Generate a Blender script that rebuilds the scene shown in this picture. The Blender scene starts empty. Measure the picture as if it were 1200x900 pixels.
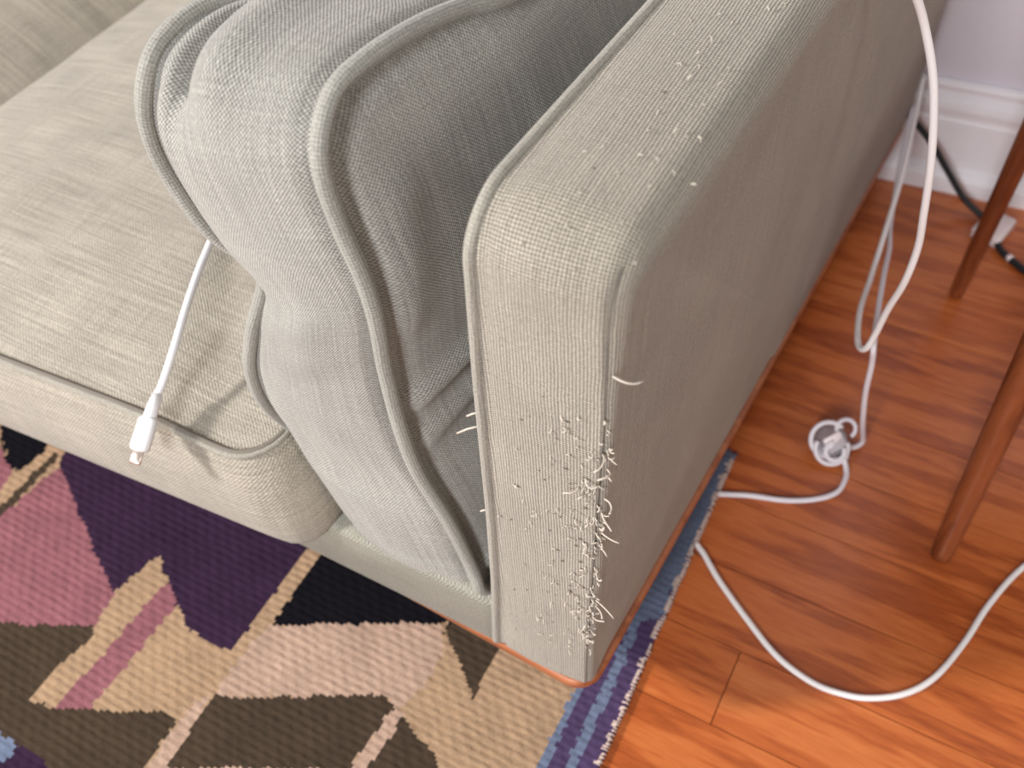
import bpy, bmesh, math, random
from mathutils import Vector, Matrix, noise
random.seed(7)
C = bpy.context.scene.collection
PI = math.pi

# ---------------------------------------------------------------- camera
cam_data = bpy.data.cameras.new('camera')
cam = bpy.data.objects.new('camera', cam_data)
C.objects.link(cam)
cam_data.sensor_width = 36.0
cam_data.lens = 1158.3 / 1200.0 * 36.0
cam_data.clip_start = 0.05
cam.matrix_world = Matrix(((0.87674, -0.34070, 0.33948, 0.1647),
                           (0.47746, 0.70151, -0.52907, -0.3537),
                           (-0.05789, 0.62595, 0.77771, 1.1334),
                           (0, 0, 0, 1)))
cam_data.dof.use_dof = True
cam_data.dof.focus_distance = 0.78
cam_data.dof.aperture_fstop = 5.0
scene = bpy.context.scene
scene.camera = cam

# ---------------------------------------------------------------- world, lights, exposure
world = bpy.data.worlds.new('room_light')
scene.world = world
world.use_nodes = True
bg = world.node_tree.nodes['Background']
bg.inputs[0].default_value = (0.98, 0.92, 0.86, 1)
bg.inputs[1].default_value = 0.33

def area_light(name, loc, target, size, size_y, power, color):
    d = bpy.data.lights.new(name, 'AREA')
    d.shape = 'RECTANGLE'; d.size = size; d.size_y = size_y
    d.energy = power; d.color = color
    o = bpy.data.objects.new(name, d); C.objects.link(o)
    o.location = loc
    o.rotation_euler = (Vector(target) - Vector(loc)).to_track_quat('-Z', 'Y').to_euler()
    return o
# daylight from a tall window in front and to the left of the sofa
area_light('window_daylight', (-2.7, -1.95, 2.5), (-0.2, 0.2, 0.4), 0.35, 0.45, 200, (1.0, 0.965, 0.935))
# a second, cooler window further round to the front
area_light('front_window_daylight', (0.0, -2.9, 2.25), (0.0, 0.2, 0.3), 0.7, 0.9, 104, (0.93, 0.965, 1.0))
# weak fill lamp added on the right, standing in for room bounce
area_light('side_room_fill', (2.7, -0.9, 1.9), (0.0, 0.4, 0.4), 1.0, 1.2, 22, (1.0, 0.97, 0.90))
scene.view_settings.view_transform = 'Standard'
scene.view_settings.look = 'None'
scene.view_settings.gamma = 1.0
scene.view_settings.exposure = -0.08

# ---------------------------------------------------------------- materials
def new_mat(name):
    m = bpy.data.materials.new(name); m.use_nodes = True
    nt = m.node_tree; nt.nodes.clear()
    out = nt.nodes.new('ShaderNodeOutputMaterial')
    b = nt.nodes.new('ShaderNodeBsdfPrincipled')
    nt.links.new(b.outputs[0], out.inputs[0])
    return m, nt, b

class N:
    """small node helper"""
    def __init__(s, nt): s.nt = nt
    def node(s, t, **kw):
        n = s.nt.nodes.new(t)
        for k, v in kw.items(): setattr(n, k, v)
        return n
    def put(s, sock, v):
        if hasattr(v, 'is_output'): s.nt.links.new(v, sock)
        elif v is not None: sock.default_value = v
    def math(s, op, a, b=None):
        n = s.node('ShaderNodeMath', operation=op)
        s.put(n.inputs[0], a); s.put(n.inputs[1], b)
        return n.outputs[0]
    def noise(s, vec, scale, detail=2.0, rough=0.5):
        n = s.node('ShaderNodeTexNoise')
        s.put(n.inputs['Vector'], vec); n.inputs['Scale'].default_value = scale
        n.inputs['Detail'].default_value = detail; n.inputs['Roughness'].default_value = rough
        return n.outputs[0]
    def mapping(s, vec, scale=(1, 1, 1), rot=(0, 0, 0), loc=(0, 0, 0)):
        n = s.node('ShaderNodeMapping')
        s.put(n.inputs[0], vec)
        n.inputs['Scale'].default_value = scale; n.inputs['Rotation'].default_value = rot
        n.inputs['Location'].default_value = loc
        return n.outputs[0]
    def ramp(s, fac, stops):
        n = s.node('ShaderNodeValToRGB')
        s.put(n.inputs[0], fac)
        el = n.color_ramp.elements
        while len(el) < len(stops): el.new(0.5)
        for e, (p, c) in zip(el, stops):
            e.position = p; e.color = tuple(c) + (1,) if len(c) == 3 else c
        return n.outputs[0]
    def mix(s, fac, a, b, blend='MIX'):
        n = s.node('ShaderNodeMix', data_type='RGBA', blend_type=blend)
        s.put(n.inputs[0], fac)
        s.put(n.inputs[6], a if hasattr(a, 'is_output') else tuple(a) + (1,))
        s.put(n.inputs[7], b if hasattr(b, 'is_output') else tuple(b) + (1,))
        return n.outputs[2]
    def rng(s, v, a, b, c, d):
        n = s.node('ShaderNodeMapRange')
        s.put(n.inputs[0], v)
        for i, q in enumerate((a, b, c, d)): n.inputs[i + 1].default_value = q
        return n.outputs[0]

def fabric(name, col, pitch=0.0044, contrast=0.5, slub_axis='v', slub=0.25, bump=0.7, rot=0.0, mottled=0.12, grid=False, wobble=0.0045):
    """basket weave linen laid out in metres over the UV map"""
    m, nt, b = new_mat(name); h = N(nt)
    uv = h.node('ShaderNodeTexCoord').outputs['UV']
    uv = h.mapping(uv, rot=(0, 0, rot))
    wob = h.node('ShaderNodeTexNoise'); h.put(wob.inputs['Vector'], uv)
    wob.inputs['Scale'].default_value = 28; wob.inputs['Detail'].default_value = 3
    off = h.node('ShaderNodeVectorMath', operation='MULTIPLY_ADD')
    nt.links.new(wob.outputs['Color'], off.inputs[0])
    off.inputs[1].default_value = (wobble, wobble, 0); nt.links.new(uv, off.inputs[2])
    sep = h.node('ShaderNodeSeparateXYZ'); nt.links.new(off.outputs[0], sep.inputs[0])
    k = 2 * PI / pitch
    su = h.math('SINE', h.math('MULTIPLY', sep.outputs[0], k))
    sv = h.math('SINE', h.math('MULTIPLY', sep.outputs[1], k))
    # grid: square dots of a plain weave; otherwise the staggered dots of a basket weave
    weave = h.math('MULTIPLY_ADD', h.math('MULTIPLY', h.math('ADD', su, sv), 0.5) if grid else h.math('MULTIPLY', su, sv), 0.5)
    nt.nodes[-1].inputs[2].default_value = 0.5
    sc1 = (6, 260, 1) if slub_axis == 'u' else (260, 6, 1)
    sc2 = (260, 6, 1) if slub_axis == 'u' else (6, 260, 1)
    s1 = h.noise(h.mapping(uv, scale=sc1), 1.6, 3, 0.6)
    s2 = h.noise(h.mapping(uv, scale=sc2), 1.6, 3, 0.6)
    fine = h.noise(uv, 420, 2, 0.6)
    blot = h.noise(uv, 7, 3, 0.6)
    val = h.math('MULTIPLY', h.rng(weave, 0, 1, 1 - contrast * 0.6, 1 + contrast * 0.4),
                 h.rng(s1, 0.25, 0.75, 1 - slub, 1 + slub))
    val = h.math('MULTIPLY', val, h.rng(s2, 0.25, 0.75, 1 - slub * 0.45, 1 + slub * 0.45))
    val = h.math('MULTIPLY', val, h.rng(fine, 0.25, 0.75, 0.74, 1.26))
    val = h.math('MULTIPLY', val, h.rng(blot, 0.25, 0.75, 1 - mottled, 1 + mottled))
    comb = h.node('ShaderNodeCombineColor')
    for i in range(3): h.put(comb.inputs[i], val)
    colr = h.mix(1.0, comb.outputs[0], col, 'MULTIPLY')
    nt.links.new(colr, b.inputs['Base Color'])
    b.inputs['Roughness'].default_value = 0.9
    b.inputs['Specular IOR Level'].default_value = 0.15
    b.inputs['Sheen Weight'].default_value = 0.25
    b.inputs['Sheen Roughness'].default_value = 0.5
    bm_ = h.node('ShaderNodeBump')
    bm_.inputs['Strength'].default_value = bump; bm_.inputs['Distance'].default_value = 0.0012
    hh = h.math('ADD', weave, h.math('MULTIPLY', s1, slub * 3))
    hh = h.math('ADD', hh, h.math('MULTIPLY', fine, 0.5))
    nt.links.new(hh, bm_.inputs['Height']); nt.links.new(bm_.outputs[0], b.inputs['Normal'])
    return m

def plain(name, col, rough=0.5, spec=0.4, noise_amt=0.06, metallic=0.0, bump=0.0, scale=30):
    m, nt, b = new_mat(name); h = N(nt)
    t = h.node('ShaderNodeTexCoord').outputs['Object']
    n = h.noise(t, scale, 3)
    c = h.mix(n, [x * (1 - noise_amt) for x in col], [min(1, x * (1 + noise_amt)) for x in col])
    nt.links.new(c, b.inputs['Base Color'])
    b.inputs['Roughness'].default_value = rough
    b.inputs['Specular IOR Level'].default_value = spec
    b.inputs['Metallic'].default_value = metallic
    if bump:
        bp = h.node('ShaderNodeBump'); bp.inputs['Strength'].default_value = bump
        bp.inputs['Distance'].default_value = 0.001
        nt.links.new(n, bp.inputs['Height']); nt.links.new(bp.outputs[0], b.inputs['Normal'])
    return m

def wood(name, dark, mid, light, axis='x', rough=0.32, per_object=True, scale=1.0, coat=0.0):
    m, nt, b = new_mat(name); h = N(nt)
    t = h.node('ShaderNodeTexCoord').outputs['Object']
    if per_object:
        oi = h.node('ShaderNodeObjectInfo').outputs['Random']
        add = h.node('ShaderNodeVectorMath', operation='ADD')
        nt.links.new(t, add.inputs[0])
        cx = h.node('ShaderNodeCombineXYZ')
        h.put(cx.inputs[0], h.math('MULTIPLY', oi, 37.0)); h.put(cx.inputs[1], h.math('MULTIPLY', oi, 11.0))
        nt.links.new(cx.outputs[0], add.inputs[1]); t = add.outputs[0]
    sc = {'x': (2.4, 24, 24), 'z': (14, 14, 1.6)}[axis]
    sc = tuple(q * scale for q in sc)
    warp = h.noise(h.mapping(t, scale=sc), 1.3, 4, 0.6)
    grain = h.noise(h.mapping(t, scale=tuple(q * 7 for q in sc)), 1.5, 4, 0.65)
    cath = h.math('SINE', h.math('MULTIPLY', warp, 26.0))
    v = h.math('ADD', h.math('MULTIPLY', warp, 0.62), h.math('MULTIPLY', grain, 0.38))
    v = h.math('ADD', v, h.math('MULTIPLY', cath, 0.07))
    if per_object:
        v = h.math('ADD', v, h.rng(oi, 0, 1, -0.07, 0.07))
    c = h.ramp(v, [(0.26, dark), (0.5, mid), (0.76, light)])
    nt.links.new(c, b.inputs['Base Color'])
    b.inputs['Roughness'].default_value = rough
    b.inputs['Specular IOR Level'].default_value = 0.45
    b.inputs['Coat Weight'].default_value = coat
    b.inputs['Coat Roughness'].default_value = 0.25
    bp = h.node('ShaderNodeBump'); bp.inputs['Strength'].default_value = 0.12
    bp.inputs['Distance'].default_value = 0.001
    nt.links.new(grain, bp.inputs['Height']); nt.links.new(bp.outputs[0], b.inputs['Normal'])
    return m

LINEN = (0.360, 0.320, 0.262)
M = {}
M['arm'] = fabric('sofa_linen_arm', LINEN, pitch=0.0025, contrast=1.3, slub_axis='v', slub=0.15, bump=0.8, grid=True, wobble=0.003)
M['seat'] = fabric('sofa_linen_seat', LINEN, pitch=0.0042, contrast=0.25, slub_axis='u', slub=0.34, bump=0.8, mottled=0.14)
M['pillow'] = fabric('sofa_linen_pillow', (0.345, 0.330, 0.298), pitch=0.0031, contrast=0.85, slub_axis='v', slub=0.22, bump=0.5, mottled=0.15)  # same linen, greyed to put the cool window light into its colour
M['piping'] = fabric('sofa_linen_piping', (0.325, 0.300, 0.255), pitch=0.0026, contrast=0.45, slub=0.06, bump=0.3, grid=True)
M['base'] = fabric('sofa_linen_base', (0.385, 0.365, 0.305), pitch=0.0044, contrast=0.3, slub_axis='u', slub=0.12, bump=0.4)
M['pillow_piping'] = fabric('sofa_linen_pillow_piping', (0.315, 0.302, 0.268), pitch=0.0026, contrast=0.45, slub=0.06, bump=0.3, grid=True)  # follows the cushion's painted cool-light grey
M['thread'] = plain('pulled_linen_thread', (0.54, 0.48, 0.41), 0.8, 0.2)
M['hole'] = plain('dark_snag_hole', (0.16, 0.135, 0.11), 0.95, 0.05)
M['stitch_and_shade'] = plain('seam_thread_and_shade', (0.19, 0.165, 0.14), 0.9, 0.1)  # thread on the arm seam, painted groove shade on the seat cushions
M['sofa_wood'] = wood('sofa_plinth_wood', (0.20, 0.055, 0.02), (0.36, 0.12, 0.05), (0.45, 0.17, 0.075), per_object=False, rough=0.4)
M['plank'] = wood('orange_red_floorboards', (0.24, 0.046, 0.011), (0.45, 0.110, 0.026), (0.60, 0.185, 0.052), rough=0.30, coat=0.25)
M['gap'] = plain('dark_floor_joint', (0.05, 0.015, 0.008), 0.9, 0.1)
M['leg'] = wood('reddish_chair_wood', (0.10, 0.022, 0.008), (0.22, 0.055, 0.017), (0.31, 0.085, 0.03), axis='z', rough=0.35, per_object=False)
M['wall'] = plain('lilac_white_paint', (0.70, 0.65, 0.71), 0.7, 0.2, 0.02)
M['trim'] = plain('white_trim_paint', (0.84, 0.79, 0.82), 0.45, 0.35, 0.02)
M['cable'] = plain('white_cable_jacket', (0.86, 0.81, 0.80), 0.45, 0.4, 0.02)
M['cable_lilac'] = plain('aged_white_cable_jacket', (0.76, 0.70, 0.74), 0.45, 0.4, 0.02)
M['cable_white'] = plain('bright_white_cable_jacket', (0.76, 0.75, 0.76), 0.4, 0.4, 0.01)
M['metal'] = plain('connector_metal', (0.78, 0.66, 0.60), 0.3, 0.5, 0.02, metallic=0.85)
M['black'] = plain('black_cord_jacket', (0.012, 0.012, 0.015), 0.5, 0.4)
M['adapter'] = plain('white_adapter_plastic', (0.82, 0.70, 0.70), 0.4, 0.4, 0.02)
def clear_plastic():
    m, nt, b = new_mat('clear_plastic')
    b.inputs['Base Color'].default_value = (0.88, 0.86, 0.92, 1)
    b.inputs['Transmission Weight'].default_value = 0.75
    b.inputs['Roughness'].default_value = 0.25
    b.inputs['IOR'].default_value = 1.3
    return m
M['clear'] = clear_plastic()

def rug_mat():
    m, nt, b = new_mat('woven_wool_rug'); h = N(nt)
    a = h.node('ShaderNodeVertexColor', layer_name='wool').outputs['Color']
    t = h.node('ShaderNodeTexCoord').outputs['Object']
    fine = h.noise(h.mapping(t, scale=(260, 420, 1)), 1.0, 3, 0.7)
    blot = h.noise(t, 26, 3, 0.6)
    v = h.math('MULTIPLY', h.rng(fine, 0.25, 0.75, 0.78, 1.22), h.rng(blot, 0.25, 0.75, 0.86, 1.14))
    comb = h.node('ShaderNodeCombineColor')
    for i in range(3): h.put(comb.inputs[i], v)
    c = h.mix(1.0, a, comb.outputs[0], 'MULTIPLY')
    nt.links.new(c, b.inputs['Base Color'])
    b.inputs['Roughness'].default_value = 0.95
    b.inputs['Specular IOR Level'].default_value = 0.08
    bp = h.node('ShaderNodeBump'); bp.inputs['Strength'].default_value = 0.6
    bp.inputs['Distance'].default_value = 0.002
    # twisted knots: rows along the width, stitches leaning within each row
    wob = h.noise(t, 40, 2, 0.5)
    sp = h.node('ShaderNodeSeparateXYZ'); nt.links.new(t, sp.inputs[0])
    ry = h.math('ADD', h.math('MULTIPLY', sp.outputs[1], 2 * PI / 0.0095), h.math('MULTIPLY', wob, 4.0))
    rx = h.math('ADD', h.math('MULTIPLY', sp.outputs[0], 2 * PI / 0.019), h.math('MULTIPLY', ry, 0.45))
    kn = h.math('ADD', h.math('MULTIPLY', h.math('SINE', ry), 0.6), h.math('MULTIPLY', h.math('SINE', rx), 0.4))
    hh = h.math('ADD', h.math('MULTIPLY', kn, 0.6), fine)
    bp.inputs['Strength'].default_value = 0.45; bp.inputs['Distance'].default_value = 0.0025
    nt.links.new(hh, bp.inputs['Height']); nt.links.new(bp.outputs[0], b.inputs['Normal'])
    return m
M['rug'] = rug_mat()

# ---------------------------------------------------------------- mesh helpers
class MB:
    """collects vertices, faces and a UV per face corner, links ONE mesh object"""
    def __init__(s): s.v = []; s.f = []; s.uv = []
    def vert(s, p): s.v.append(tuple(p)); return len(s.v) - 1
    def face(s, idx, uvs=None):
        s.f.append(tuple(idx)); s.uv.append(uvs or [(0, 0)] * len(idx))
    def grid(s, rows, uvf, closed=False):
        """rows: list of lists of vertex ids; uvf(i, j) -> uv"""
        n = len(rows[0])
        for i in range(len(rows) - 1):
            for j in range(n if closed else n - 1):
                j2 = (j + 1) % n
                s.face((rows[i][j], rows[i][j2], rows[i + 1][j2], rows[i + 1][j]),
                       [uvf(i, j), uvf(i, j + 1), uvf(i + 1, j + 1), uvf(i + 1, j)])
    def tube(s, pts, r, n=8, closed=False, caps=True):
        pts = [Vector(p) for p in pts]; m = len(pts)
        rs = r if isinstance(r, (list, tuple)) else [r] * m
        tang = []
        for i in range(m):
            a = pts[(i - 1) % m] if (closed or i > 0) else pts[i]
            b = pts[(i + 1) % m] if (closed or i < m - 1) else pts[i]
            d = b - a
            tang.append(d.normalized() if d.length > 1e-9 else Vector((0, 0, 1)))
        up = Vector((0, 0, 1)) if abs(tang[0].z) < 0.9 else Vector((1, 0, 0))
        nrm = (up - tang[0] * up.dot(tang[0])).normalized()
        frames = []
        for i in range(m):
            nrm = nrm - tang[i] * nrm.dot(tang[i])
            nrm = nrm.normalized() if nrm.length > 1e-6 else tang[i].orthogonal().normalized()
            frames.append((nrm.copy(), tang[i].cross(nrm)))
        rows = []; arc = [0.0]
        for i in range(m):
            if i: arc.append(arc[-1] + (pts[i] - pts[i - 1]).length)
            a, b = frames[i]
            rows.append([s.vert(pts[i] + (a * math.cos(2 * PI * k / n) + b * math.sin(2 * PI * k / n)) * rs[i]) for k in range(n)])
        rr = max(rs)
        uvf = lambda i, j: (arc[min(i, m - 1)], j * 2 * PI * rr / n)
        s.grid(rows, uvf, closed=True)
        if closed:
            last, first = rows[-1], rows[0]
            for k in range(n):
                k2 = (k + 1) % n
                s.face((last[k], last[k2], first[k2], first[k]), [(0, 0), (0, .001), (.001, .001), (.001, 0)])
        elif caps:
            s.face(rows[0][::-1]); s.face(rows[-1])
    def box(s, c, d, rot=None, bev=0.0):
        """box with chamfered vertical and horizontal edges (rounded by bev)"""
        x, y, z = (q / 2 for q in d); b = bev
        rings = []
        def ring(zz, ins):
            X, Y, B = x - ins, y - ins, max(b - ins * 0.3, 0.0)
            if b == 0: pts = [(X, Y), (-X, Y), (-X, -Y), (X, -Y)]
            else: pts = [(X, Y - B), (X - B, Y), (-X + B, Y), (-X, Y - B), (-X, -Y + B), (-X + B, -Y), (X - B, -Y), (X, -Y + B)]
            return [s.vert(Vector(c) + ((rot @ Vector((p[0], p[1], zz))) if rot else Vector((p[0], p[1], zz)))) for p in pts]
        if b == 0: rings = [ring(-z, 0), ring(z, 0)]
        else: rings = [ring(-z, b), ring(-z + b, 0), ring(z - b, 0), ring(z, b)]
        s.grid(rings, lambda i, j: (j * 0.02, i * 0.02), closed=True)
        s.face(rings[0][::-1]); s.face(rings[-1])
    def build(s, name, mat, parent=None, smooth=True):
        me = bpy.data.meshes.new(name)
        me.from_pydata(s.v, [], s.f)
        uvl = me.uv_layers.new(name='UVMap')
        flat = [q for u in s.uv for p in u for q in p]
        uvl.data.foreach_set('uv', flat)
        if smooth: me.polygons.foreach_set('use_smooth', [True] * len(me.polygons))
        me.materials.append(mat)
        bm = bmesh.new(); bm.from_mesh(me)
        bmesh.ops.recalc_face_normals(bm, faces=bm.faces[:])
        bm.to_mesh(me); bm.free()
        o = bpy.data.objects.new(name, me); C.objects.link(o)
        if parent is not None: o.parent = parent
        return o

def thing(name, label, cat, loc=(0, 0, 0), group=None):
    o = bpy.data.objects.new(name, None); C.objects.link(o)
    o.empty_display_size = 0.05
    o.location = loc; tag(o, label, cat, group); return o
def tag(o, label, cat, group=None):
    o['label'] = label; o['category'] = cat
    if group: o['group'] = group
    return o
def struct(o): o['kind'] = 'structure'; return o
def lerp_table(tab, x):
    if x <= tab[0][0]: return tab[0][1]
    for (a, va), (b, vb) in zip(tab, tab[1:]):
        if x <= b: return va + (vb - va) * (x - a) / (b - a)
    return tab[-1][1]
def catmull(pts, per=8, closed=False):
    pts = [Vector(p) for p in pts]; n = len(pts); out = []
    for i in range(n if closed else n - 1):
        if closed: p0, p1, p2, p3 = pts[i - 1], pts[i], pts[(i + 1) % n], pts[(i + 2) % n]
        else:
            p1, p2 = pts[i], pts[i + 1]
            p0 = pts[i - 1] if i else p1 * 2 - p2
            p3 = pts[i + 2] if i + 2 < n else p2 * 2 - p1
        for k in range(per):
            t = k / per
            out.append(0.5 * ((2 * p1) + (p2 - p0) * t + (2 * p0 - 5 * p1 + 4 * p2 - p3) * t * t + (3 * p1 - p0 - 3 * p2 + p3) * t ** 3))
    if not closed: out.append(pts[-1])
    return out
def resample(pts, n, closed=False):
    pts = [Vector(p) for p in pts]
    if closed: pts = pts + [pts[0]]
    L = [0.0]
    for a, b in zip(pts, pts[1:]): L.append(L[-1] + (b - a).length)
    out = []; k = 0
    m = n if closed else n - 1
    for i in range(n):
        t = L[-1] * i / m
        while k < len(L) - 2 and L[k + 1] < t: k += 1
        q = (t - L[k]) / max(L[k + 1] - L[k], 1e-9)
        out.append(pts[k].lerp(pts[k + 1], min(q, 1)))
    return out
def nz(x, y, z, s): return noise.noise(Vector((x * s, y * s, z * s)))
def smooth01(t): t = max(0.0, min(1.0, t)); return t * t * (3 - 2 * t)

# ---------------------------------------------------------------- the setting: floor, wall, baseboard
F0 = 0.1445                                            # height of the underside of the sofa upholstery
b = MB(); b.box((-0.25, 0.1, -0.022), (3.3, 2.3, 0.034)); floor = struct(b.build('floor', M['gap'], smooth=False))
prnd = random.Random(21)
PW = 0.0985
for k in range(-10, 11):
    y0 = 0.0785 + PW * k; y1 = y0 + PW
    if y0 > 1.14: continue
    xs = [-1.9 + prnd.random() * 0.5]
    joint = 0.1125 if k == 0 else None
    while xs[-1] < 1.39:
        xs.append(xs[-1] + 0.75 + prnd.random() * 0.5)
    if k == 0: xs = [-1.85, -0.95, 0.1125, 1.05, 1.7]
    else:
        # the visible strip right of the sofa shows long unbroken boards
        xs = [(q if not (-0.02 < q < 0.42) else q + 0.46) for q in xs]
    xs[-1] = 1.4; xs[0] = max(xs[0], -1.9)
    for x0, x1 in zip(xs, xs[1:]):
        if x1 - x0 < 0.05 or x0 >= 1.39: continue
        p = MB(); g = 0.0006
        p.box(((x0 + x1) / 2, (y0 + y1) / 2, -0.0035 - 0.0003 * prnd.random()), (x1 - x0 - 2 * g, PW - 2 * g, 0.007))
        p.build('plank', M['plank'], floor, smooth=False)

WR = Matrix.Rotation(0.08, 4, 'Z')
def wall_pt(x, d, z):                                   # d = distance out of the wall plane
    q = WR @ Vector((x, -d, z)); return (q.x, q.y + 1.122, q.z)
w = MB()
vs = [w.vert(wall_pt(x, d, z)) for d in (0, -0.06) for x, z in ((-2.0, 0), (1.5, 0), (1.5, 1.7), (-2.0, 1.7))]
for f in ((0, 1, 2, 3), (7, 6, 5, 4), (0, 4, 5, 1), (1, 5, 6, 2), (2, 6, 7, 3), (3, 7, 4, 0)): w.face([vs[i] for i in f])
struct(w.build('wall_back', M['wall'], smooth=False))
prof = [(0.001, 0.192), (0.006, 0.192), (0.010, 0.189), (0.012, 0.184), (0.011, 0.178), (0.007, 0.175), (0.007, 0.170), (0.012, 0.166),
        (0.018, 0.160), (0.020, 0.150), (0.019, 0.142), (0.015, 0.138), (0.015, 0.130), (0.017, 0.126), (0.017, 0.042),
        (0.021, 0.040), (0.028, 0.034), (0.032, 0.026), (0.033, 0.014), (0.033, 0.0), (0.001, 0.0)]
w = MB(); rows = [[w.vert(wall_pt(x, d, z)) for d, z in prof] for x in (-2.0, 1.5)]
w.grid(rows, lambda i, j: (i, j * 0.01), closed=True); w.face(rows[0]); w.face(rows[1][::-1])
struct(w.build('baseboard_back', M['trim'], smooth=False))

# ---------------------------------------------------------------- sofa
sofa = thing('sofa', 'sage beige linen sofa with a snagged and frayed arm front', 'sofa', (-0.9, 0.5, 0))
def place(o, parent):
    o.parent = parent; q = parent; off = Vector((0, 0, 0))
    while q is not None: off += Vector(q.location); q = q.parent
    o.location = -off; return o
D, Z0, Z1 = 1.062, F0, 0.7585
SK = 0.040
XL = [(0.1445, -0.112), (0.30, -0.101), (0.42, -0.0955), (0.60, -0.090), (0.75, -0.083)]
XR = [(0.1445, -0.003), (0.25, -0.001), (0.50, 0.007), (0.69, 0.014), (0.77, 0.021)]
def arm_x(z, y, f): return lerp_table(XL, z) * (1 - f) + lerp_table(XR, z) * f + SK * y

def arm_outline():
    """closed rounded rectangle in (y, z): point, outward normal"""
    cs = [((0, Z0), 0.014), ((0, Z1), 0.042), ((D, Z1), 0.035), ((D, Z0), 0.014)]
    out = []
    for i, ((y, z), r) in enumerate(cs):
        cy = y + (r if y == 0 else -r); cz = z + (r if z == Z0 else -r)
        a0 = {0: -90, 1: 180, 2: 90, 3: 0}[i]
        n = 9
        for k in range(n + 1):
            a = math.radians(a0 - 90 * k / n)
            out.append(((cy + r * math.cos(a), cz + r * math.sin(a)), (math.cos(a), math.sin(a))))
        (y2, z2), r2 = cs[(i + 1) % 4]
        ny, nzv = out[-1][1]
        ey = y2 + (r2 if y2 == 0 else -r2) if i in (1, 3) else y2
        ez = z2 + (r2 if z2 == Z0 else -r2) if i in (0, 2) else z2
        sy, sz = out[-1][0]
        L = math.hypot(ey - sy, ez - sz); m = max(2, int(L / 0.018))
        for k in range(1, m): out.append(((sy + (ey - sy) * k / m, sz + (ez - sz) * k / m), (ny, nzv)))
    return out
OUT = arm_outline()
ARC = [0.0]
for (a, _), (c, _) in zip(OUT, OUT[1:]): ARC.append(ARC[-1] + math.hypot(c[0] - a[0], c[1] - a[1]))
def bulge_front(z): return 0.004 * math.sin(PI * (z - Z0) / (Z1 - Z0))
def arm_ring(i):
    (y, z), (ny, nzv) = OUT[i]; s = ARC[i]
    rl = 0.005
    rr = 0.010 + 0.016 * smooth01((s - 0.45) / 0.2) * (smooth01((z - 0.25) / 0.2) if y > 0.5 else 1.0)
    pts = []
    x0 = lerp_table(XL, z) + SK * y; x1 = lerp_table(XR, z) + SK * y
    pts = [(x0 + rl * (1 - math.cos(PI / 2 * k / 4)), rl * (1 - math.sin(PI / 2 * k / 4))) for k in range(5)]
    n = 22
    for k in range(1, n):
        f = k / n
        x = x0 + rl + (x1 - rr - x0 - rl) * f
        dep = -0.003 * math.sin(PI * f)
        e = x - x0
        dep += 0.0020 * math.exp(-((e - 0.0098) / 0.0016) ** 2)          # stitch line beside the welt
        pts.append((x, dep))
    gd = 0.0030 * (1 - smooth01((s - 0.56) / 0.10))                       # seam groove, fading on the rounded top
    for k in range(0, 13):
        a = PI / 2 * k / 12
        r = rr - gd * math.exp(-((k - 5.0) / 0.8) ** 2)
        pts.append((x1 - rr + r * math.sin(a), rr - r * math.cos(a)))
    return [(Vector((x, y - ny * d, z - nzv * d)), x) for x, d in pts]

def seg_target(y, z): return max(0.30, min(D - 0.30, y)), 0.45
arm_mb = MB(); rings = []; xs_uv = []
for i in range(len(OUT)):
    ring = arm_ring(i)
    rings.append([arm_mb.vert(p) for p, x in ring])
    cu = [ring[0][1]]
    for (pa, _), (pb, _) in zip(ring, ring[1:]): cu.append(cu[-1] + (pb - pa).length)
    xs_uv.append(cu)
m = len(OUT)
for i in range(m):
    i2 = (i + 1) % m
    s0 = ARC[i]; s1 = ARC[i + 1] if i + 1 < m else ARC[i] + 0.014
    for j in range(len(rings[0]) - 1):
        arm_mb.face((rings[i][j], rings[i][j + 1], rings[i2][j + 1], rings[i2][j]),
                    [(xs_uv[i][j], s0), (xs_uv[i][j + 1], s0), (xs_uv[i2][j + 1], s1), (xs_uv[i2][j], s1)])
def arm_cap(idx, outward, amp):
    prev = [r[idx] for r in rings]
    base = [Vector(arm_mb.v[q]) for q in prev]
    K = 12
    for k in range(1, K + 1):
        t = 0.95 * (k / K) ** 1.4; cur = []
        for i, p in enumerate(base):
            ty, tz = seg_target(p.y, p.z)
            y = p.y + (ty - p.y) * t; z = p.z + (tz - p.z) * t
            e = p.x - arm_x(p.z, p.y, 1 if outward > 0 else 0)
            x = arm_x(z, y, 1 if outward > 0 else 0) + e * (1 - t)
            x += outward * amp * (1 - (1 - t) ** 2.5) + 0.0015 * nz(0, y, z, 9) * t
            cur.append(arm_mb.vert((x, y, z)))
        for i in range(m):
            i2 = (i + 1) % m; q = (prev[i], prev[i2], cur[i2], cur[i])
            arm_mb.face(q, [(arm_mb.v[u][1], arm_mb.v[u][2]) for u in q])
        prev = cur
    arm_mb.face(prev, [(arm_mb.v[u][1], arm_mb.v[u][2]) for u in prev])
arm_cap(len(rings[0]) - 1, 1, 0.007)
arm_cap(0, -1, 0.002)
arm = place(arm_mb.build('arm', M['arm']), sofa)

def arc_pt(s):
    for i in range(m - 1):
        if ARC[i + 1] >= s:
            t = (s - ARC[i]) / (ARC[i + 1] - ARC[i]); a, c = OUT[i], OUT[i + 1]
            return ([a[0][q] + (c[0][q] - a[0][q]) * t for q in (0, 1)], [a[1][q] + (c[1][q] - a[1][q]) * t for q in (0, 1)])
    return OUT[-1]
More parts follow.
